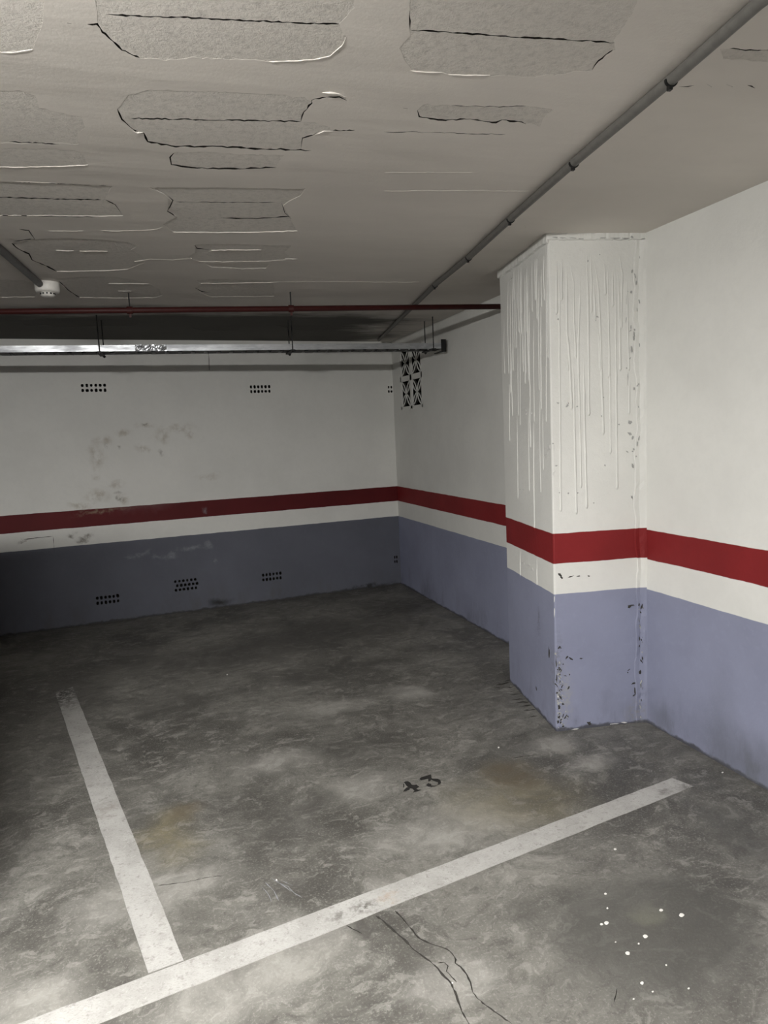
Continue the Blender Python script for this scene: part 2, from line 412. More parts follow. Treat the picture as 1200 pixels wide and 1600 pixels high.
# ---- floor, with its cracks let into it
FL = [[(587,1431),(600,1440),(612,1451),(628,1465),(645,1482),(660,1494),(672,1502),(684,1513),(695,1527),(705,1536),(711,1550),(716,1565),(722,1580),(728,1592),(736,1604),(748,1625)],
      [(617,1423),(628,1434),(640,1448),(650,1461),(658,1468),(672,1474),(686,1479),(698,1483),(707,1490),(712,1499),(711,1505),(720,1511),(729,1522),(735,1535),(739,1550),(746,1560),(758,1570),(772,1580),(785,1589),(800,1600)],
      [(246,1384),(290,1378),(330,1370),(350,1368)], [(964,1544),(962,1555),(960,1566)],
      [(683,1505),(694,1503),(700,1509),(698,1518),(706,1526),(714,1535)], [(690,1252),(800,1185),(832,1180)][1:],
      [(540,1445),(552,1452),(566,1459)]]
FLW = [3.2, 2.4, 1.0, 2.6, 1.6, 1.6, 1.6]
regs = []
for ln, wd in zip(FL, FLW):
    poly = ribbon(rag(ln, 5, .5, False), wd)
    regs.append(([tuple(on_z(*p, 0).xy) for p in poly], .007))
base, rg = relief([(X0, Y0), (W+.02, Y0), (W+.02, 6.7), (X0, 6.7)], regs, lambda u, v, d: (u, v, -d))
floor = struct(link('floor', mesh('floor', *base), M_FLOOR))
for g in rg:
    if g: child('crack', mesh('crack', *g), M_DIRT_SHADE, floor)
# white splashes on the floor
for (px, py, rp) in ((946,1396.5,2.0),(949,1419,1.7),(948,1442,3.4),(940,1444,2.2),(1033,1422,2.8),(1065,1429.5,4.0),(1008.5,1463,3.6),(962,1472,1.3),(998,1474.5,1.5),(981,1489.5,3.6),(1041,1508,1.5),(1003,1536,3.0),(1076,1544.5,1.7),(1020,1549.5,1.5),(990,1561,1.5),(707,1536,1.3),(355,1054,1.2),(779,1168,1.5),(432,1375,1.5),(1129,1207,1.5),(961,1327,2.0)):
    n = 9; ph = R.random()*6; pts = []
    c0 = on_z(px, py, 0)
    for k in range(n):
        a = 2*math.pi*k/n; q = on_z(px+rp*math.cos(a)*R.uniform(.8, 1.3), py+rp*.8*math.sin(a)*R.uniform(.8, 1.2), 0); pts.append((q.x, q.y))
    V = [(x, y, 0) for x, y in pts]+[(c0.x+(x-c0.x)*.8, c0.y+(y-c0.y)*.8, .0012) for x, y in pts]
    child('paint_spot', mesh('paint_spot', V, [(k, (k+1) % n, n+(k+1) % n, n+k) for k in range(n)]+[tuple(range(n, 2*n))]), M_SPOT, floor)
# dark brush marks on the floor beside the pillar
for (x0, y0, x1, y1) in ((776,1070,796,1066),(782,1075,802,1074),(790,1080,808,1078),(796,1086,814,1084),(800,1093,822,1092),(806,1098,828,1097),(812,1104,834,1102),(818,1110,838,1109),(772,1074,786,1076),(786,1066,797,1063),(828,1120,840,1119)):
    p = rag([(x0, y0), ((x0+x1)/2, (y0+y1)/2+R.uniform(-1, 1)), (x1, y1)], 5, .5, False)
    rb = [on_z(*q, 0) for q in ribbon(p, 1.9)]
    n = len(rb); h = n//2
    V = [(q.x, q.y, .0006) for q in rb]
    child('scuff', mesh('scuff', V, [(k, k+1, n-2-k, n-1-k) for k in range(h-1)]), M_DIRT_SHADE, floor)

# pale scratches in the middle of the bay
for ln in ([(424,1372),(448,1388),(472,1403)], [(414,1378),(428,1392),(436,1408)], [(432,1378),(450,1385),(462,1398)], [(408,1384),(420,1398),(424,1410)], [(440,1376),(458,1384)], [(508,1090),(512,1098)], [(778,1283),(782,1292)], [(770,1284),(774,1296)]):
    rb = [on_z(*q, 0) for q in ribbon(rag(ln, 5, .5, False), 1.3)]; n = len(rb); h = n//2
    child('scratch', mesh('scratch', [(q.x, q.y, .0006) for q in rb], [(k, k+1, n-2-k, n-1-k) for k in range(h-1)]), M_GREYP, floor)

# ---- ceiling, with the flaked patches and cracks
CP = [[(150,10),(146,-30),(560,-30),(552,12),(530,38),(541,58),(530,82),(505,90),(480,95),(440,98),(400,95),(360,93),(300,90),(260,94),(218,90),(190,78),(180,68),(160,50),(152,38)],
      [(-60,-40),(70,-40),(68,30),(60,52),(50,80),(-60,82)],
      [(183,170),(190,187),(215,207),(225,208),(230,222),(270,230),(330,229),(400,232),(470,234),(472,215),(490,210),(500,204),(520,204),(515,198),(490,192),(470,190),(475,175),(487,160),(475,152),(440,148),(395,146),(300,142),(235,140),(200,150)],
      [(266,243),(275,238),(310,238),(380,241),(445,243),(438,250),(430,262),(350,264),(300,262),(268,257)],
      [(-60,140),(30,142),(55,150),(62,168),(100,178),(128,182),(132,200),(122,210),(122,225),(90,224),(-60,222)],
      [(-60,231),(80,232),(120,236),(132,243),(138,258),(110,259),(50,261),(-60,261)],
      [(640,20),(642,-30),(1010,-30),(988,20),(960,62),(960,78),(935,95),(925,110),(830,120),(760,118),(720,117),(645,110),(635,100),(625,75),(640,55)],
      [(652,172),(660,163),(700,165),(750,168),(800,166),(830,165),(865,172),(850,185),(845,198),(815,190),(785,188),(775,192),(730,186),(690,188),(655,182)],
      [(10,284),(90,287),(175,291),(165,310),(180,320),(192,337),(150,338),(80,337),(-60,337),(-60,284)],
      [(233,293),(350,293),(477,295),(470,305),(450,316),(442,322),(452,338),(455,345),(465,362),(410,363),(330,363),(270,363),(255,350),(275,338),(262,330),(262,310),(270,315),(255,303)],
      [(18,380),(45,397),(65,408),(75,417),(88,424),(170,424),(200,421),(210,417),(225,410),(222,400),(205,390),(215,385),(200,378),(150,374),(80,372),(50,374)],
      [(85,436),(130,432),(180,432),(230,442),(250,452),(253,462),(245,465),(180,466),(125,465),(110,455)],
      [(305,382),(330,381),(455,384),(445,395),(455,402),(465,405),(400,409),(310,409),(292,402),(305,395)],
      [(320,412),(420,412),(415,419),(380,420),(330,417)],
      [(308,438),(340,436),(425,438),(430,450),(428,463),(330,464),(315,458),(305,450),(315,444)],
      [(1125,76),(1165,78),(1260,80),(1260,100),(1130,92)],
      [(-60,436),(40,438),(58,452),(54,464),(-60,465)],
      [(30,500),(110,497),(220,500),(215,508),(100,510),(40,508)], [(300,512),(375,508),(372,516),(320,517)], [(430,508),(520,508),(600,508),(560,514),(470,516)]]
CW = {}
# (picture line, width)
CC = [([(165,23),(230,26),(300,28),(380,32),(460,36),(530,38)], 2.6), ([(105,36),(112,37)], 2), ([(137,38),(152,38),(160,50),(180,68),(190,78),(218,90)], 3.0),
      ([(639,47),(700,51),(790,57),(880,62),(960,67)], 2.6), ([(640,17),(641,47)], 2.0), ([(925,110),(935,95),(958,78)], 2.0),
      ([(205,185),(300,187),(400,189),(470,190)], 1.8), ([(183,170),(190,187),(215,207),(224,208),(230,222),(275,229),(340,229),(400,232),(486,235)], 2.8),
      ([(470,190),(475,175),(487,161),(486,156),(510,152),(530,152),(542,157)], 2.4), ([(470,233),(472,215),(490,210),(500,204)], 1.8), ([(520,204),(555,203)], 1.4),
      ([(272,239),(266,246),(268,257),(300,262),(350,264),(432,262)], 2.2), ([(652,172),(655,182),(690,188),(730,186),(775,192),(785,188),(815,190),(822,194)], 2.2), ([(630,169),(637,170)], 2.5),
      ([(14,222),(45,223),(92,225)], 1.8), ([(-40,309),(0,309),(100,312),(158,313)], 1.5), ([(12,284),(90,287),(170,291)], 1.2), ([(165,313),(180,320),(192,337)], 1.4), ([(0,337),(80,338),(150,339)], 1.0),
      ([(262,306),(270,314),(262,330),(276,340)], 1.6), ([(345,341),(370,342),(402,342),(430,340),(455,339)], 1.5), ([(440,318),(445,333),(455,342)], 1.5), ([(275,316),(350,317),(430,317)], .8),
      ([(18,380),(30,390),(45,397),(50,406),(75,417),(88,424)], 1.5), ([(30,358),(45,360),(54,373),(20,377)], 1.2), ([(304,383),(308,389),(330,391)], 1.4), ([(305,450),(315,456),(330,457)], 1.2), ([(92,440),(110,456),(125,465)], 1.0), ([(320,412),(328,418)], 1.0),
      ([(600,206),(680,207),(790,210)], .8), ([(1140,76),(1165,78),(1230,79)], 1.6), ([(1060,135),(1075,136),(1085,133)], 1.2), ([(1104,131),(1112,136)], 1.6), ([(1135,132),(1145,136)], 1.6), ([(1168,133),(1180,138)], 1.8),
      ([(705,165),(780,167),(822,166)], 1.0), ([(820,352),(821,356)], 1.0)]
regs = []; kinds = []
def cpt(p): q = on_z(p[0], p[1], H); return (q.x, q.y)
def clip(poly): return [(max(-5, min(W-.01, x)), max(-1.5, min(6.2, y))) for x, y in poly]
for i, p in enumerate(CP):
    ap = 1.4 if max(q[1] for q in p) < 270 else .55
    regs.append((clip([cpt(q) for q in rag(p, 7, ap)]), CW.get(i, .0003 if ap > 1 else .0016))); kinds.append('peeled_patch')
for ln, wd in CC:
    regs.append((clip([cpt(q) for q in ribbon(rag(ln, R.uniform(4, 8), .85 if ln[0][1] < 270 else .4, False), wd)]), .02)); kinds.append('crack')
base, rg = relief([(X0, Y0), (W+.02, Y0), (W+.02, 6.7), (X0, 6.7)], regs, lambda u, v, d: (u, v, H+d))
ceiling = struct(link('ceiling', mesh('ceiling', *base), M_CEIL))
for g, k in zip(rg, kinds):
    if g: child(k, mesh(k, *g), M_PATCH if k == 'peeled_patch' else M_CRACK, ceiling)
# hanging lips of loose paint along some edges
for ln, hh in (([(440,440.5),(520,440),(600,441),(655,441)], .004), ([(157,360.5),(180,361),(226,360),(245,358),(254,355)], .004), ([(75,361),(132,361)], .004), ([(210,409),(235,405),(270,406),(300,404)], .004),
               ([(-30,261),(40,261.5),(100,260),(138,258)], .005), ([(270,363),(340,364),(410,363),(465,361)], .004), ([(88,424.5),(120,424),(170,423),(200,421)], .004), ([(600,299),(680,298),(740,298),(832,299)], .003),
               ([(640,111),(665,113),(690,114)], .005), ([(700,117),(725,118),(765,118)], .005), ([(420,97),(450,96),(490,94),(515,88),(534,72),(541,58)], .004), ([(205,204),(215,208),(224,207)], .006), ([(492,211),(505,205),(520,206)], .006), ([(503,145),(515,144),(530,147),(541,153)], .012),
               ([(330,391.5),(365,391),(408,391)], .004), ([(88,391.5),(100,392),(115,392)], .004), ([(125,392.5),(168,393)], .004), ([(445,405),(467,405)], .004), ([(308,443),(340,443),(420,442),(440,440.5)], .004), ([(170,443.5),(200,443),(235,444)], .004), ([(185,455),(205,455)], .004), ([(125,465),(180,466),(245,465)], .003), ([(-30,465.5),(30,465),(58,464)], .004),
               ([(48,497),(112,495.5)], .005), ([(248,494.5),(270,494),(280,490)], .005), ([(575,510),(602,509.5)], .005), ([(470,492),(488,492)], .004), ([(57,509),(85,508)], .004), ([(0,83),(25,82),(52,78)], .004), ([(20,283.5),(90,286.5)], .002), ([(600,270),(660,269.5),(745,270)], .002)):
    pts = rag(ln, 7, .4, False); n = len(pts); V = []; F = []
    for i, q in enumerate(pts):
        p = on_z(q[0], q[1], H); k = hh*.32*(R.uniform(.5, 1.2) if 0 < i < n-1 else .1)
        V += [(p.x, p.y-.003, H+.003), (p.x, p.y-.0025, H-k*.8), (p.x, p.y+.001, H-k), (p.x, p.y+.005, H+.003)]
    for i in range(n-1):
        for j in range(3): F.append((4*i+j, 4*i+j+1, 4*i+5+j, 4*i+4+j))
    child('paint_lip', mesh('paint_lip', V, F), M_CEIL, ceiling)

# ---- far wall, with openings for the air bricks
def bvec(x): return Vector((x, ywall(x), 0))
BU = Vector((1, -BA, 0)).normalized()
BN = Vector((-BU.y, BU.x, 0))            # into the wall
BN = BN if BN.y > 0 else -BN
def b3(u, z, d): return Vector((W, D0, 0)) + BU*u + BN*d + Vector((0, 0, z))
def bu(px, py): p = on_back(px, py); return ((p-Vector((W, D0, 0))).dot(BU), p.z)
# (picture box of the holes, rows, columns, staggered, label)
BRICKS = [((124.5,597.5,168,614.5), 2, 6, False, 'row of twelve dark holes high on the white far wall above the brown stains'),
          ((389,600,424,616), 2, 6, False, 'twelve-hole air brick high on the white far wall, between the stains and the corner'),
          ((605,601,616,615.5), 2, 2, False, 'small half-filled air brick high up beside the far corner'),
          ((148,928,188.5,945.5), 2, 6, False, 'lowest air brick, in the dark blue band near the unlit corner'),
          ((270.5,904,312,923), 3, 6, True, 'air brick with three staggered rows of holes in the blue band'),
          ((408,892.5,441.5,909), 2, 6, False, 'two-row air brick in the blue band of the far wall nearest the corner'),
          ((615,867,622,881), 2, 2, False, 'pair of small slots in the blue band beside the far corner')]
regs = []; info = []
for bx, rows, cols, stg, lab in BRICKS:
    u0, z1 = bu(bx[0], bx[1]); u1, z0 = bu(bx[2], bx[3])
    if bx[1] > 800:
        ua, za = bu(bx[0], bx[3]); zc = (z0+z1)/2; hh = .115 if rows == 3 else .088
        zm = bu((bx[0]+bx[2])/2, (bx[1]+bx[3])/2)[1]; z0, z1 = zm-hh/2, zm+hh/2
    else:
        zm = bu((bx[0]+bx[2])/2, (bx[1]+bx[3])/2)[1]; z0, z1 = zm-.041, zm+.041
    u1 = min(u1, -.004)
    m = .012; um = min(u1+m, -.001)
    regs.append(([(u0-m, z0-m), (um, z0-m), (um, z1+m), (u0-m, z1+m)], None)); info.append((u0, u1, z0, z1, rows, cols, stg, lab, um, m))
base, _ = relief([(-15.3, -.02), (.0, -.02), (.0, H+.02), (-15.3, H+.02)], regs, b3)
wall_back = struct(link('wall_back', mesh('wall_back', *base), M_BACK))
for (u0, u1, z0, z1, rows, cols, stg, lab, um, m) in info:
    root = empty('air_brick', b3((u0+u1)/2, z0-m, 0))
    tag(root, lab, 'air brick', 'air bricks in the far wall')
    cw = (u1-u0)/(cols+(.4 if stg else 0)); rh = (z1-z0)/rows; holes = []
    for r_ in range(rows):
        for c_ in range(cols):
            cu = u0+cw*(c_+.5+(.4 if stg and r_ == 1 else 0)); cz = z0+rh*(r_+.5)
            a, b = cw*.34*R.uniform(.85, 1.1), rh*.34*R.uniform(.85, 1.1); P = []
            for k in range(10):
                t = 2*math.pi*k/10; ca, sa = math.cos(t), math.sin(t)
                P.append((cu+a*math.copysign(abs(ca)**.7, ca)*R.uniform(.88, 1.08), cz+b*math.copysign(abs(sa)**.7, sa)*R.uniform(.88, 1.08)))
            holes.append((P, .09))
    fb, hb = relief([(u0-m, z0-m), (um, z0-m), (um, z1+m), (u0-m, z1+m)], holes, b3)
    child('brick_face', mesh('brick_face', *fb), M_BACK, root)
    for g in hb:
        if g: child('hole', mesh('hole', *g), M_CRACK, root)

for ln in ([(36,843),(52,841),(70,839),(82,838)], [(83,838),(84,850),(85,863)], [(32,840),(36,845),(42,845)]):
    rb = [on_back(*q) for q in ribbon(rag(ln, 6, .3, False), .9)]; n = len(rb); h = n//2
    child('scratch', mesh('scratch', [q-BN*.0006 for q in rb], [(k, k+1, n-2-k, n-1-k) for k in range(h-1)]), M_DIRT_SHADE, wall_back)
# ---- side wall with the opening of the ventilation grille
GY0, GY1, GZ0, GZ1 = 5.738, 6.295, 1.712, 2.268
base, _ = relief([(Y0, -.02), (D0+.02, -.02), (D0+.02, H+.02), (Y0, H+.02)], [([(GY0, GZ0), (GY1, GZ0), (GY1, GZ1), (GY0, GZ1)], None)], lambda u, v, d: (W+d, u, v))
wall_right = struct(link('wall_right', mesh('wall_right', *base), M_RIGHT))
# off-frame walls of the garage
V, F = box_vf((X0-.15, Y0, 0), (X0, 6.2, H)); struct(link('wall_left', mesh('wall_left', V, F), M_PLAIN))
V, F = box_vf((X0, Y0-.15, 0), (W, Y0, H)); struct(link('wall_front', mesh('wall_front', V, F), M_PLAIN))
# added low wall, out of view, put there only to shade the left side
V, F = box_vf((-3.2, 2.06, 0), (-.66, 2.22, 1.80)); struct(link('wall_shade_blocker', bevel(mesh('wall_shade_blocker', V, F), .006), M_GREYWALL))

# ---- pillar
def pface(A, B):
    A3 = Vector((A[0], A[1], 0)); U = (Vector((B[0], B[1], 0))-A3); L = U.length; U.normalize()
    N = Vector((U.y, -U.x, 0)); return A3, U, N, L
FA, FU, FN, FLn = pface(PA, PC)          # front face, u from outer edge to the wall
SA, SU, SN, SL = pface(PB, PA)           # side face, u from back to front
def edge_wob(z, k): return .0035*math.sin(z*9+k)+.0025*math.sin(z*23+k*2)+R.uniform(-.0022, .0022)
nz = 70; V = []; F = []
for i in range(nz+1):
    z = H*i/nz
    ch = .008 + .010*max(0, 1-z/.5)*abs(math.sin(z*31)) + R.uniform(0, .003)          # worn arris
    a = Vector((PA[0], PA[1], z)); b = Vector((PB[0], PB[1], z)); c = Vector((PC[0]+.03, PC[1]-.004, z)); e = Vector((W+.03, PB[1]+.0, z))
    a1 = a + SU*(-ch*.8); a2 = a + FU*ch*.8; am = a + (FU-SU)*ch*.25
    b1 = b + SU*edge_wob(z, 1)*.3 + SU*.004
    V += [e, b+Vector((.004, 0, 0)), b1, a1, am, a2, c]
for i in range(nz):
    for j in range(6): F.append((7*i+j, 7*i+j+1, 7*i+8+j, 7*i+7+j))
pillar = link('pillar', mesh('pillar', V, F), M_PILLAR); struct(pillar)

def strip_on(A3, U, N, u0, u1, z0f, z1, thick, n, vertical=False):
    """ragged plaster strip lying on a face; lower edge given by z0f(t)"""
    V, F = [], []
    for i in range(n+1):
        t = i/n; u = u0+(u1-u0)*t; zb = z0f(t); th = thick*R.uniform(.8, 1.15)
        P = A3+U*u
        V += [P+Vector((0, 0, zb)), P+N*th+Vector((0, 0, zb+.004)), P+N*th*1.05+Vector((0, 0, (zb+z1)/2)), P+N*th+Vector((0, 0, z1))]
    for i in range(n):
        for j in range(3): F.append((4*i+j, 4*i+4+j, 4*i+5+j, 4*i+j+1))
    F += [(0, 1, 2, 3), (4*n+3, 4*n+2, 4*n+1, 4*n)]
    return V, F
rr = lambda t: H-.030+R.uniform(-.003, .003)
child('plaster_band', mesh('plaster_band', *strip_on(FA, FU, FN, -.010, FLn+.01, rr, H, .010, 46)), M_PILLAR, pillar)
child('plaster_band', mesh('plaster_band', *strip_on(SA, SU, SN, -.01, SL+.006, lambda t: H-.042+R.uniform(-.004, .004), H, .012, 46)), M_PILLAR, pillar)
# rough vertical seam where the pillar meets the side wall
V, F = [], []; n = 90
for i in range(n+1):
    z = 0.0+(H-.03)*i/n; k = .052+.006*math.sin(z*7)+.004*math.sin(z*29)+R.uniform(-.003, .003); th = .006+.003*math.sin(z*17)+R.uniform(-.0015, .0015)
    P = FA+FU*FLn
    V += [P-FU*k+Vector((0, 0, z)), P-FU*(k-.004)+FN*th+Vector((0, 0, z)), P-FU*k*.55+FN*th*R.uniform(.3, .9)+Vector((0, 0, z)), P-FU*.010+FN*(th+.004)+Vector((0, 0, z)), P+FN*(.016+R.uniform(-.001, .001))+FU*.01+Vector((0, 0, z))]
for i in range(n):
    for j in range(4): F.append((5*i+j, 5*i+j+1, 5*i+6+j, 5*i+5+j))
child('plaster_seam', mesh('plaster_seam', V, F), M_PILLAR, pillar)

# runs of paint on the two faces
def drip(A3, U, N, pts, r, mat=M_PILLAR):
    """pts: (u, z) from the top down; half-round run with a bead at its end"""
    V, F = [], []; n = len(pts)
    for i, (u, z) in enumerate(pts):
        t = i/(n-1); k = r*(.35+.65*min(1, t*5))*R.uniform(.85, 1.12)
        if i == n-2: k = r*1.35
        if i == n-1: k = r*.25
        P = A3+U*u+Vector((0, 0, z))
        for a in (180, 140, 90, 40, 0):
            a = math.radians(a); V.append(P+U*math.cos(a)*k+N*(math.sin(a)*k*1.15-.0004))
    for i in range(n-1):
        for j in range(4): F.append((5*i+j, 5*i+j+1, 5*i+6+j, 5*i+5+j))
    F.append(tuple(5*(n-1)+j for j in range(5)))
    child('paint_drip', mesh('paint_drip', V, F, True), mat, pillar)
def face_uz(px, py, A3, U, A, B): p = on_vert(px, py, A, B); return ((p-A3).dot(U), p.z)
def trace(line, A3, U, N, A, B, r):
    P = [face_uz(x, y, A3, U, A, B) for x, y in line]; out = []
    for i in range(len(P)-1):
        m = max(2, int(abs(P[i][1]-P[i+1][1])/.05))
        for k in range(m):
            t = k/m; out.append((P[i][0]+(P[i+1][0]-P[i][0])*t+R.uniform(-.0008, .0008), P[i][1]+(P[i+1][1]-P[i][1])*t))
    out.append((out[-1][0], P[-1][1]+.012)); out.append(P[-1]); drip(A3, U, N, out, r)
FRONT = [[(870,408),(869,492)], [(874,410),(874,560),(875,662),(876,800)], [(878,405),(877,470)], [(885,420),(886,520),(890,560),(893,640)], [(891,415),(896,440),(897,505),(900,560)], [(896,560),(897,640),(899,740),(901,804)],
         [(907,420),(905,500),(903,560),(905,620),(907,700),(908,763)], [(903,520),(904,590)], [(912,560),(913,650),(915,730),(917,795)], [(917,400),(919,500),(920,580),(920,650)], [(923,395),(924,440),(923,490)], [(929,408),(935,450),(938,520),(940,600),(943,680)], [(927,440),(931,500)], [(935,520),(938,580)],
         [(944,412),(946,462)], [(949,415),(951,500),(953,600),(954,710)], [(953,540),(950,590)], [(961,415),(962,520),(963,640),(964,765)], [(968,400),(972,430),(970,515)], [(966,430),(968,520),(969,580)], [(979,440),(981,520),(983,580)], [(983,590),(983,648)], [(886,560),(888,580)], [(957,420),(957,480)]]
for ln in FRONT: trace(ln, FA, FU, FN, PA, PC, .0047*R.uniform(.8, 1.15))
SIDE = [(788,500,585),(794,440,585),(797,450,615),(801,435,580),(804,432,545),(807,430,545),(810,420,520),(812,425,665),(809,540,650),(814,418,524),(817,500,582),(820,430,585),(822,440,520),(825,430,595),(827,480,622),(831,410,488),(834,500,660),(836,405,470),(839,405,500),(842,430,610),(844,600,770),(846,420,480),(853,385,660),(855,380,560),(850,400,470),(796,600,690),(808,650,780),(826,640,768),(834,660,830),(817,520,570),(820,520,600),(803,420,470),(815,430,490),(829,600,700),(848,640,735),(800,545,650),(823,420,480),(845,480,640)]
for (x, a, b) in SIDE: trace([(x, a), (x+R.uniform(-1, 1), (a+b)/2), (x+1+R.uniform(-.6, .6), b)], SA, SU, SN, PB, PA, .0030*R.uniform(.7, 1.2))
for (x, a, b) in ((813, 861, 902), (839, 872, 915)): trace([(x, a), (x, b)], SA, SU, SN, PB, PA, .003)

# chips and scars in the pillar's paint: small ragged plates sunk or raised a little; dark ones paint in the shadow
def chip(px, py, wp, hp, rot, mat, front=True, raise_=.0012):
    A3, U, N, A, B = (FA, FU, FN, PA, PC) if front else (SA, SU, SN, PB, PA)
    n = 9; P = []
    for k in range(n):
        a = 2*math.pi*k/n; x, y = wp*math.cos(a)*R.uniform(.35, 1.3), hp*math.sin(a)*R.uniform(.35, 1.3)
        q = on_vert(px+x*math.cos(rot)-y*math.sin(rot), py+x*math.sin(rot)+y*math.cos(rot), A, B); P.append(q)
    c = sum(P, Vector())/n
    V = [p+N*.0002 for p in P]+[c+(p-c)*.75+N*raise_ for p in P]
    child('paint_chip', mesh('paint_chip', V, [(k, (k+1) % n, n+(k+1) % n, n+k) for k in range(n)]+[tuple(range(n, 2*n))]), mat, pillar)
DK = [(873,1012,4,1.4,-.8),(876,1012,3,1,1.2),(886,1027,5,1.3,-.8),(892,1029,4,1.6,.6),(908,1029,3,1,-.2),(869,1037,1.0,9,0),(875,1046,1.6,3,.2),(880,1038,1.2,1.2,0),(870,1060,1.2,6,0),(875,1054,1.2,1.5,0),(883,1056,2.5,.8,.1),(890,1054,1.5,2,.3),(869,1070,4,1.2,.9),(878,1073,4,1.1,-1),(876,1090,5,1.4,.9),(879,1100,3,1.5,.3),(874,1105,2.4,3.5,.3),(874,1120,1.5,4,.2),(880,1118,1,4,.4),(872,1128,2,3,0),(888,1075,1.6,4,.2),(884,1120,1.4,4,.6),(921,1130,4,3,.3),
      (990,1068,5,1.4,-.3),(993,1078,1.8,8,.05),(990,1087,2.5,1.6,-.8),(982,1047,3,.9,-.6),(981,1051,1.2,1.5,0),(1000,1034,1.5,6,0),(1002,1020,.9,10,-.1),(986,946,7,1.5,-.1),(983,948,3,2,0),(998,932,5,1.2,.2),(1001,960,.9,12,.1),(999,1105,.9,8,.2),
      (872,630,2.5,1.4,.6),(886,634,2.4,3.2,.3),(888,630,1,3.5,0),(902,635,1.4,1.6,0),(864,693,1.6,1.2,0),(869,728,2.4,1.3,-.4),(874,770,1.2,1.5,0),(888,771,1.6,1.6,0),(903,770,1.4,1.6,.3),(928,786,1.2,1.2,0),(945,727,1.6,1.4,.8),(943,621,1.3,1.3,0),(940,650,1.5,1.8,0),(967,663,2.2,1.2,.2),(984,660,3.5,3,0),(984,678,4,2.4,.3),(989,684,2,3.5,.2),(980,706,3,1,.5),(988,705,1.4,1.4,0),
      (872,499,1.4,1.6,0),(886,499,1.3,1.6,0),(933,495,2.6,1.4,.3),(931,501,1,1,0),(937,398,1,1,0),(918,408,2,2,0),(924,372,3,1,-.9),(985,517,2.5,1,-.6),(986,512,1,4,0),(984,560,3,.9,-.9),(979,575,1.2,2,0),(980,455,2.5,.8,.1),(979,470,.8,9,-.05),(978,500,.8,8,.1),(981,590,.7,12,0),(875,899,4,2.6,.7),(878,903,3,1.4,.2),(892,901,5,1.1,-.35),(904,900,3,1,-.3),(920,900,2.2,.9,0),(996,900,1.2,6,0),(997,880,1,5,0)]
for a in DK: chip(*a, M_DIRT_SHADE if a[1] > 840 else M_CHIP)
for a in ((868,372,8,.9,.05),(880,373,9,1.2,.05),(893,373,8,1,.05),(906,374,6,.9,0),(940,373,8,1,0),(960,373,10,1.2,0),(975,373,8,1.4,0),(985,371,4,2,.6)): chip(*a, M_CHIP, raise_=.0115)
for a in ((866,955,1.0,9,0),(866,935,.9,6,0),(872,1088,1.8,2.2,0),(900,1139,7,1.0,-.1),(960,1131,7,.9,-.1),(975,1129,5,1.1,0),(866,698,1.2,9,0),(865,740,2.4,5,.5)): chip(*a, M_PALE, raise_=.0009)
for k in range(75):
    t = R.random()**.7; y = 1015+t*122; wx = 4+14*t
    chip(868+R.random()**1.5*wx+(y-1015)*.03, y, R.uniform(.7, 2.2), R.uniform(.8, 2.6), R.uniform(-.9, .9), R.choice((M_DIRT_SHADE, M_CHIP, M_CHIP, M_GREYP)), raise_=R.uniform(.0006, .0018))
for k in range(26): chip(R.uniform(997, 1004), R.uniform(935, 1120), R.uniform(.5, 1.3), R.uniform(1.5, 5), R.uniform(-.4, .4), R.choice((M_DIRT_SHADE, M_CHIP, M_GREYP)), raise_=.009)
for k in range(22): chip(R.uniform(984, 1001), R.uniform(380, 800), R.uniform(.5, 1.0), R.uniform(1.5, 5), R.uniform(-.3, .3), M_CHIP, raise_=.008)
for a in ((858,1020,1.2,12,-.02),(838,1076,.7,4,-.1),(812,765,1.6,1.2,0),(818,765,1.6,1,0),(832,767,1.3,1.3,0)): chip(*a, M_DIRT_SHADE if a[1] > 840 else M_PALE, front=False)
for a in ((822,644,2,4,0),(830,645,1.4,3,0),(857,700,3,6,.4),(854,712,3,6,.4),(840,384,4,2,-.5),(846,380,4,2,-.5),(798,437,5,2,-.7),(818,880,3,3,0),(826,884,3,3,0),(832,890,2,3,0)): chip(*a, M_PALE, front=False, raise_=.0022)

# ================================================================== THINGS
# ---- painted bay markings
def paint_sheet(name, poly, m, parent=None, z=.0015):
    n = len(poly); V = [(x, y, 0) for x, y in poly]+[(x, y, z) for x, y in poly]
    me = mesh(name, V, [tuple(range(n, 2*n))]+[(k, (k+1) % n, n+(k+1) % n, n+k) for k in range(n)])
    return link(name, me, m) if parent is None else child(name, me, m, parent)
def wp(p): q = on_z(p[0], p[1], 0); return (q.x, q.y)
def frag(A, B, n, amp):
    return [(A[0]+(B[0]-A[0])*k/n+(R.uniform(-amp, amp) if 0 < k < n else 0), A[1]+(B[1]-A[1])*k/n+(R.uniform(-amp, amp) if 0 < k < n else 0)) for k in range(n+1)]
ua, ub = wp((288,1503)), wp((1050,1216)); la, lb = wp((500,1462)), wp((1084,1229))
def ext(A, B, x): t = (x-A[0])/(B[0]-A[0]); return (x, A[1]+(B[1]-A[1])*t)
poly = frag(ext(la, lb, -1.6), lb, 60, .0018)+frag(ub, ext(ua, ub, -1.6), 60, .0018)
tag(paint_sheet('bay_line', poly, M_LINE), 'long white painted line crossing the concrete floor in front of the bay', 'painted line', 'white bay lines')
l0, l1 = wp((232,1521)), wp((101,1127)); r0, r1 = wp((287,1501)), wp((120,1089))
def exty(A, B, y): t = (y-A[1])/(B[1]-A[1]); return (A[0]+(B[0]-A[0])*t, y)
poly = frag(r0, exty(r0, r1, 4.7), 50, .0018)+frag(exty(l0, l1, 4.6), l0, 50, .0018)
tag(paint_sheet('bay_line', poly, M_LINE, z=.0018), 'white painted line along the side of the bay, fading into the dark', 'painted line', 'white bay lines')
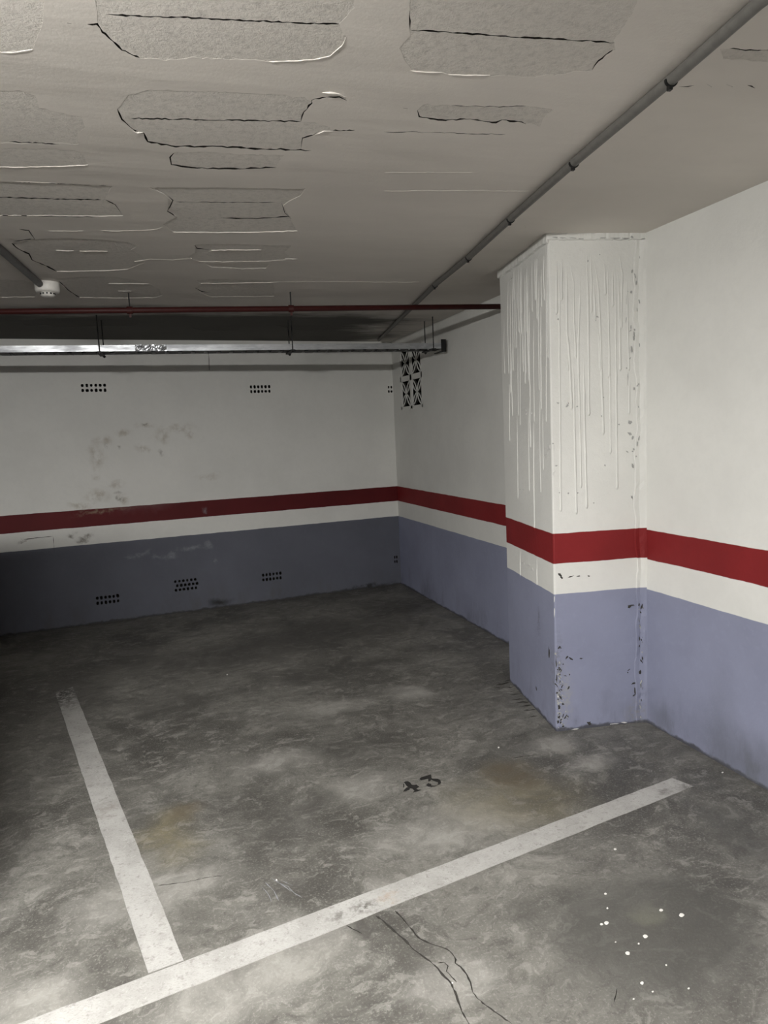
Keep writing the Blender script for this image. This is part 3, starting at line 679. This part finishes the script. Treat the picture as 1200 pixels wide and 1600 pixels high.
num = empty('bay_number', on_z(660, 1226, 0)); tag(num, 'black stencilled number 43 on the concrete floor of the bay', 'number')
def dig(polys):
    V, F = [], []
    for P in polys:
        n = len(V); Q = [wp((600+x/10, 1180+y/10)) for x, y in P]; m = len(Q)
        V += [(x, y, 0.0) for x, y in Q]+[(x, y, .0012) for x, y in Q]
        F += [tuple(range(n+m, n+2*m))]+[(n+k, n+(k+1) % m, n+m+(k+1) % m, n+m+k) for k in range(m)]
    return mesh('digit', V, F)
child('digit', dig([[(310,425),(340,413),(375,410),(410,430),(435,465),(470,468),(505,462),(550,495),(520,512),(505,528),(530,540),(585,543),(540,560),(490,575),(450,584),(478,560),(455,535),(440,522),(405,518),(370,495),(345,470),(325,438)], [(300,570),(315,545),(345,515),(365,503),(408,512),(400,540),(350,560)], [(300,450),(314,455),(318,490),(310,507),(300,505)]]), M_DIGIT, num)
child('digit', dig([[(555,372),(580,350),(660,325),(735,303),(742,358),(760,370),(840,372),(882,395),(892,430),(875,455),(835,468),(845,440),(838,420),(800,412),(770,400),(740,385),(720,405),(692,412),(690,370),(610,385),(580,393)], [(660,470),(690,440),(735,450),(740,478),(790,480),(835,468),(800,487),(740,496),(690,490)]]), M_DIGIT, num)

# ---- red pipe under the ceiling
ZP = 2.272; RP = .0165
pa = on_z(0, 487, ZP); pb = on_z(782, 479, ZP); dr = (pb-pa).normalized()
p_end = pa + dr*((W-pa.x)/dr.x); p_start = pa - dr*2.6
root = empty('red_pipe', p_start); tag(root, 'thin dark red pipe running under the ceiling to the pillar', 'pipe')
child('pipe', mesh('pipe', *tube([p_start, p_start.lerp(p_end, .5), p_end], RP, 14), True), M_REDPIPE, root)
for px in (203, 455, -180):
    t = on_z(px, 485 if px < 300 else 482, ZP); t = pa + dr*((t-pa).dot(dr))
    cl = child('clamp', mesh('clamp', *tube([t-dr*.016, t+dr*.016], RP+.005, 14), False), M_REDPIPE, root)
    c2 = child('hanger_rod', mesh('hanger_rod', *tube([t+Vector((0, 0, RP)), Vector((t.x, t.y, H))], .004, 8)), M_DARKMET, root)
    V, F = obox(t+Vector((0, 0, -RP-.012)), dr*.006, Vector((0, .004, 0)), Vector((0, 0, .012))); child('bolt', mesh('bolt', V, F), M_REDPIPE, root)

# ---- cable tray
ZT0, ZT1 = 2.133, 2.172
ta = on_z(0, 546, 2.15); tb = on_z(700, 540.5, 2.15); td = (tb-ta).normalized(); tn = Vector((-td.y, td.x, 0))
if tn.y < 0: tn = -tn
TW = .20
t_end = ta + td*((W-.035-ta.x)/td.x); t_st = ta - td*2.2; TL = (t_end-t_st).length
root = empty('cable_tray', (t_st.x, t_st.y, ZT0)); tag(root, 'galvanised cable tray hanging on thin rods in front of the far wall', 'cable tray')
def tbox(u, v, z, hu, hv, hz): c = t_st+td*u+tn*v; c.z = z; return obox(c, td*hu, tn*hv, Vector((0, 0, hz)))
zm = (ZT0+ZT1)/2; hz = (ZT1-ZT0)/2
V, F = join([tbox(TL/2, 0, zm, TL/2, .0012, hz), tbox(TL/2, .007, ZT1, TL/2, .007, .0012), tbox(TL/2, .007, ZT0, TL/2, .007, .0012)])
child('side_rail', mesh('side_rail', V, F), M_GALV, root)
V, F = join([tbox(TL/2, TW, zm, TL/2, .0012, hz), tbox(TL/2, TW-.007, ZT1, TL/2, .007, .0012)]); child('side_rail', mesh('side_rail', V, F), M_GALV, root)
V, F = tbox(0, 0, 0, .03, TW/2, .0012); rung_me = mesh('rung', [Vector(v)-Vector((t_st.x, t_st.y, 0)) for v in V], F); rung_me.materials.append(M_DARKMET)
k = 0.04
while k < TL-.03:
    o = bpy.data.objects.new('rung', rung_me); col.objects.link(o); o.parent = root
    c = td*k+tn*TW/2; o.location = (c.x, c.y, .003); k += .09
for vv in (.05, .085, .13):
    child('cable', mesh('cable', *tube([t_st+td*(.02+TL*i/12*.99)+tn*(vv+R.uniform(-.012, .012))+Vector((0, 0, ZT0+.014-2.15)) for i in range(13)], .009, 8), True), M_BLACK, root)
def tu(px, py=542): p = on_vert(px, py, (ta.x, ta.y), (tb.x, tb.y)); return (p-t_st).dot(td)
for px in (155, 457, 677, -160):
    u = tu(px)
    for vv in (-.006, TW+.006):
        c = t_st+td*(u+(0.0 if vv < 0 else .012))+tn*vv
        child('hanger_rod', mesh('hanger_rod', *tube([(c.x, c.y, ZT0-.022), (c.x, c.y, H)], .0042, 8)), M_BLACK, root)
        V, F = lathe((c.x, c.y), [(.010, ZT0-.018), (.010, ZT0-.008)], 6); child('nut', mesh('nut', V, F), M_BLACK, root)
    V, F = tbox(u, TW/2, ZT0-.006, .016, TW/2+.02, .004); child('cross_bar', mesh('cross_bar', V, F), M_DARKMET, root)
u0, u1 = tu(211), tu(260)
V, F = [], []; nn = 26
for i in range(nn+1):
    for j in range(6):
        c = t_st+td*(u0+(u1-u0)*i/nn)+tn*(-.004-R.uniform(0, .004)); c.z = ZT0-.001+(ZT1-ZT0+.002)*j/5+(R.uniform(-.004, .004) if j in (0, 5) else 0); V.append(c)
for i in range(nn):
    for j in range(5): F.append((6*i+j, 6*i+6+j, 6*i+7+j, 6*i+j+1))
child('foil_wrap', mesh('foil_wrap', V, F), M_FOIL, root)
V, F = join([tbox(TL-.022, -.004, zm, .020, .003, .048), tbox(TL-.01, TW/2, ZT0-.018, .012, TW/2, .003)]); child('end_bracket', mesh('end_bracket', V, F), M_BLACK, root)
for px in (626, 641, 652, 671):
    c = t_st+td*tu(px)+tn*.03; V, F = lathe((c.x, c.y), [(.006, ZT0-.006), (.0075, ZT0-.002)], 8); child('bolt', mesh('bolt', V, F), M_GALV, root)
c = t_st+td*tu(325)+tn*.02
child('loose_cord', mesh('loose_cord', *tube([(c.x, c.y, ZT0), (c.x+.002, c.y, ZT0-.06), (c.x-.001, c.y, ZT0-.135)], .0022, 6)), M_BLACK, root)

# ---- conduits on the ceiling
def conduit(name, pix, rad, m, clamps, label, ends=None):
    zc = H-rad
    P = [on_z(x, y, zc) for x, y in pix]
    if ends: P = [Vector((*ends, zc))]+P
    Q = []
    for i in range(len(P)-1):
        for k in range(4): Q.append(P[i].lerp(P[i+1], k/4))
    Q.append(P[-1])
    root = empty(name, Q[0]); tag(root, label, 'conduit', 'conduits on the ceiling')
    child('pipe', mesh('pipe', *tube(Q, rad, 14), True), m, root)
    for (x, y) in clamps:
        c = on_z(x, y, zc); j = min(range(len(Q)-1), key=lambda i: (Q[i]-c).length); d = (Q[j+1]-Q[j]).normalized()
        c = Q[j]+d*((c-Q[j]).dot(d)); sd = Vector((-d.y, d.x, 0))
        V, F = [], []; nn = 14
        for s_ in (-.0035, .0035):
            for rr_ in (rad, rad+.0035):
                for k in range(nn+1):
                    a = math.pi+math.pi*k/nn; V.append(c+d*s_+sd*math.cos(a)*rr_+Vector((0, 0, math.sin(a)*rr_)))
        m1 = nn+1
        for k in range(nn): F += [(m1+k, m1+k+1, 3*m1+k+1, 3*m1+k), (k, k+1, m1+k+1, m1+k), (2*m1+k, 2*m1+k+1, 3*m1+k+1, 3*m1+k)]
        st = child('strap', mesh('strap', V, F), M_BLACK, root)
        V, F = obox(c+Vector((0, 0, -rad-.006))+sd*.004, d*.006, sd*.005, Vector((0, 0, .005))); child('strap_screw', mesh('strap_screw', V, F), M_BLACK, root)
    return Q
conduit('ceiling_conduit', [(1186,4),(1052,122),(900,251),(800,340),(736,399),(682,443),(640,484),(592,531)], .0145, M_CONDUIT, [(1052,125),(903,254),(803,342),(738,402),(684,445)], 'long grey conduit strapped along the ceiling towards the far corner', (1.19, -1.0))
QL = conduit('ceiling_conduit', [(0,389),(40,424),(68,449)], .0175, M_DARKCON, [(66,447)], 'short dark conduit on the ceiling ending at the white detector', (-.86, .9))

# ---- detector at the end of the short conduit
dc = on_z(74, 451, H-.03)
root = empty('smoke_detector', (dc.x, dc.y, H)); tag(root, 'round white detector on the ceiling at the end of a dark conduit', 'detector')
child('base', mesh('base', *lathe((dc.x, dc.y), [(.060, H), (.062, H-.006), (.061, H-.040), (.056, H-.050), (.034, H-.052)], 30), True), M_DETECT, root)
child('sensor_cap', mesh('sensor_cap', *lathe((dc.x, dc.y), [(.030, H-.050), (.036, H-.054), (.036, H-.066), (.028, H-.072), (.01, H-.074)], 24), True), M_DETECT, root)
for k in range(12):
    a = 2*math.pi*k/12; V, F = obox((dc.x+.0365*math.cos(a), dc.y+.0365*math.sin(a), H-.059), Vector((math.cos(a), math.sin(a), 0))*.0015, Vector((-math.sin(a), math.cos(a), 0))*.005, Vector((0, 0, .0035)))
    child('slot', mesh('slot', V, F), M_BLACK, root)

# ---- ventilation grille of four pierced blocks in the side wall
root = empty('ventilation_grille', (W, (GY0+GY1)/2, GZ0)); tag(root, 'pierced concrete ventilation grille of four petal-pattern blocks by the far corner', 'vent grille')
by, bz = (GY1-GY0)/2, (GZ1-GZ0)/2
def g3(y, z, d): return Vector((W+d, y, z))
def rib(P, half, d0, d1):
    V, F = [], []; n = len(P)
    for i in range(n):
        a = Vector(P[max(0, i-1)]); b = Vector(P[min(n-1, i+1)]); t = (b-a).normalized(); nr = Vector((-t.y, t.x))*half; q = Vector(P[i])
        for s_, d in ((1, d0), (-1, d0), (-1, d1), (1, d1)): V.append(g3(q.x+nr.x*s_, q.y+nr.y*s_, d))
    for i in range(n-1):
        for j in range(4): F.append((4*i+j, 4*i+(j+1) % 4, 4*i+4+(j+1) % 4, 4*i+4+j))
    F += [(0, 1, 2, 3), (4*n-1, 4*n-2, 4*n-3, 4*n-4)]
    return V, F
for iy in range(2):
    for iz in range(2):
        y0, y1, z0, z1 = GY0+iy*by, GY0+(iy+1)*by, GZ0+iz*bz, GZ0+(iz+1)*bz
        e = .022; ez = .024
        parts = []
        for (a, b, c_, d_) in ((y0, y1, z0, z0+ez), (y0, y1, z1-ez, z1), (y0, y0+e, z0, z1), (y1-e, y1, z0, z1)):
            parts.append(box_vf((W-.001, a, c_), (W+.012, b, d_)))
        blk = child('block', mesh('block', *join(parts)), M_RIGHT, root)
        cy_, cz_ = (y0+y1)/2, (z0+z1)/2
        for sy in (-1, 1):
            for sz in (-1, 1):
                C = Vector((cy_, cz_)); K = Vector((cy_+sy*(by/2-e*.9), cz_+sz*(bz/2-ez*.9))); d = K-C; nn_ = Vector((-d.y, d.x))
                A1, A2 = [], []
                for k in range(11):
                    t = k/10; o_ = .135*math.sin(math.pi*t)
                    A1.append(C+d*t+nn_*o_); A2.append(C+d*t-nn_*o_)
                for arc in (A1, A2):
                    o = link('rib', mesh('rib', *rib(arc, .0048, .0005, .007)), M_RIGHT, blk)
                V = [g3(q.x, q.y, .022) for q in A1+A2[::-1][1:-1]]; n = len(V); V += [v+Vector((.008, 0, 0)) for v in V]
                o = link('leaf_panel', mesh('leaf_panel', V, [tuple(range(n)), tuple(range(2*n-1, n-1, -1))]), M_WEB, blk)

# ---- the lamp that lights the bay, on the ceiling behind the picture's upper edge
lx, ly = LAMP_LOC
root = empty('ceiling_lamp', (lx, ly, H)); tag(root, 'white lamp with a wide lit diffuser hung under the ceiling over the aisle', 'lamp')
ZL = 2.235          # middle of the diffuser
V, F = box_vf((lx-.32, ly-.105, ZL+.024), (lx+.32, ly+.105, ZL+.052)); child('housing', bevel(mesh('housing', V, F), .004), M_HOUSING, root)
for dx in (-.22, .22): child('suspension_rod', mesh('suspension_rod', *tube([(lx+dx, ly, ZL+.05), (lx+dx, ly, H)], .004, 8)), M_GALV, root)
s = NT('lit_diffuser', .5); s.b.inputs['Emission Color'].default_value = (1.0, .985, .95, 1); s.b.inputs['Emission Strength'].default_value = LAMP_POWER
V, F = box_vf((lx-.31, ly-.10, ZL-.025), (lx+.31, ly+.10, ZL+.025)); child('diffuser', bevel(mesh("diffuser", V, F), .008, 1), s.out((.9, .9, .9)), root)
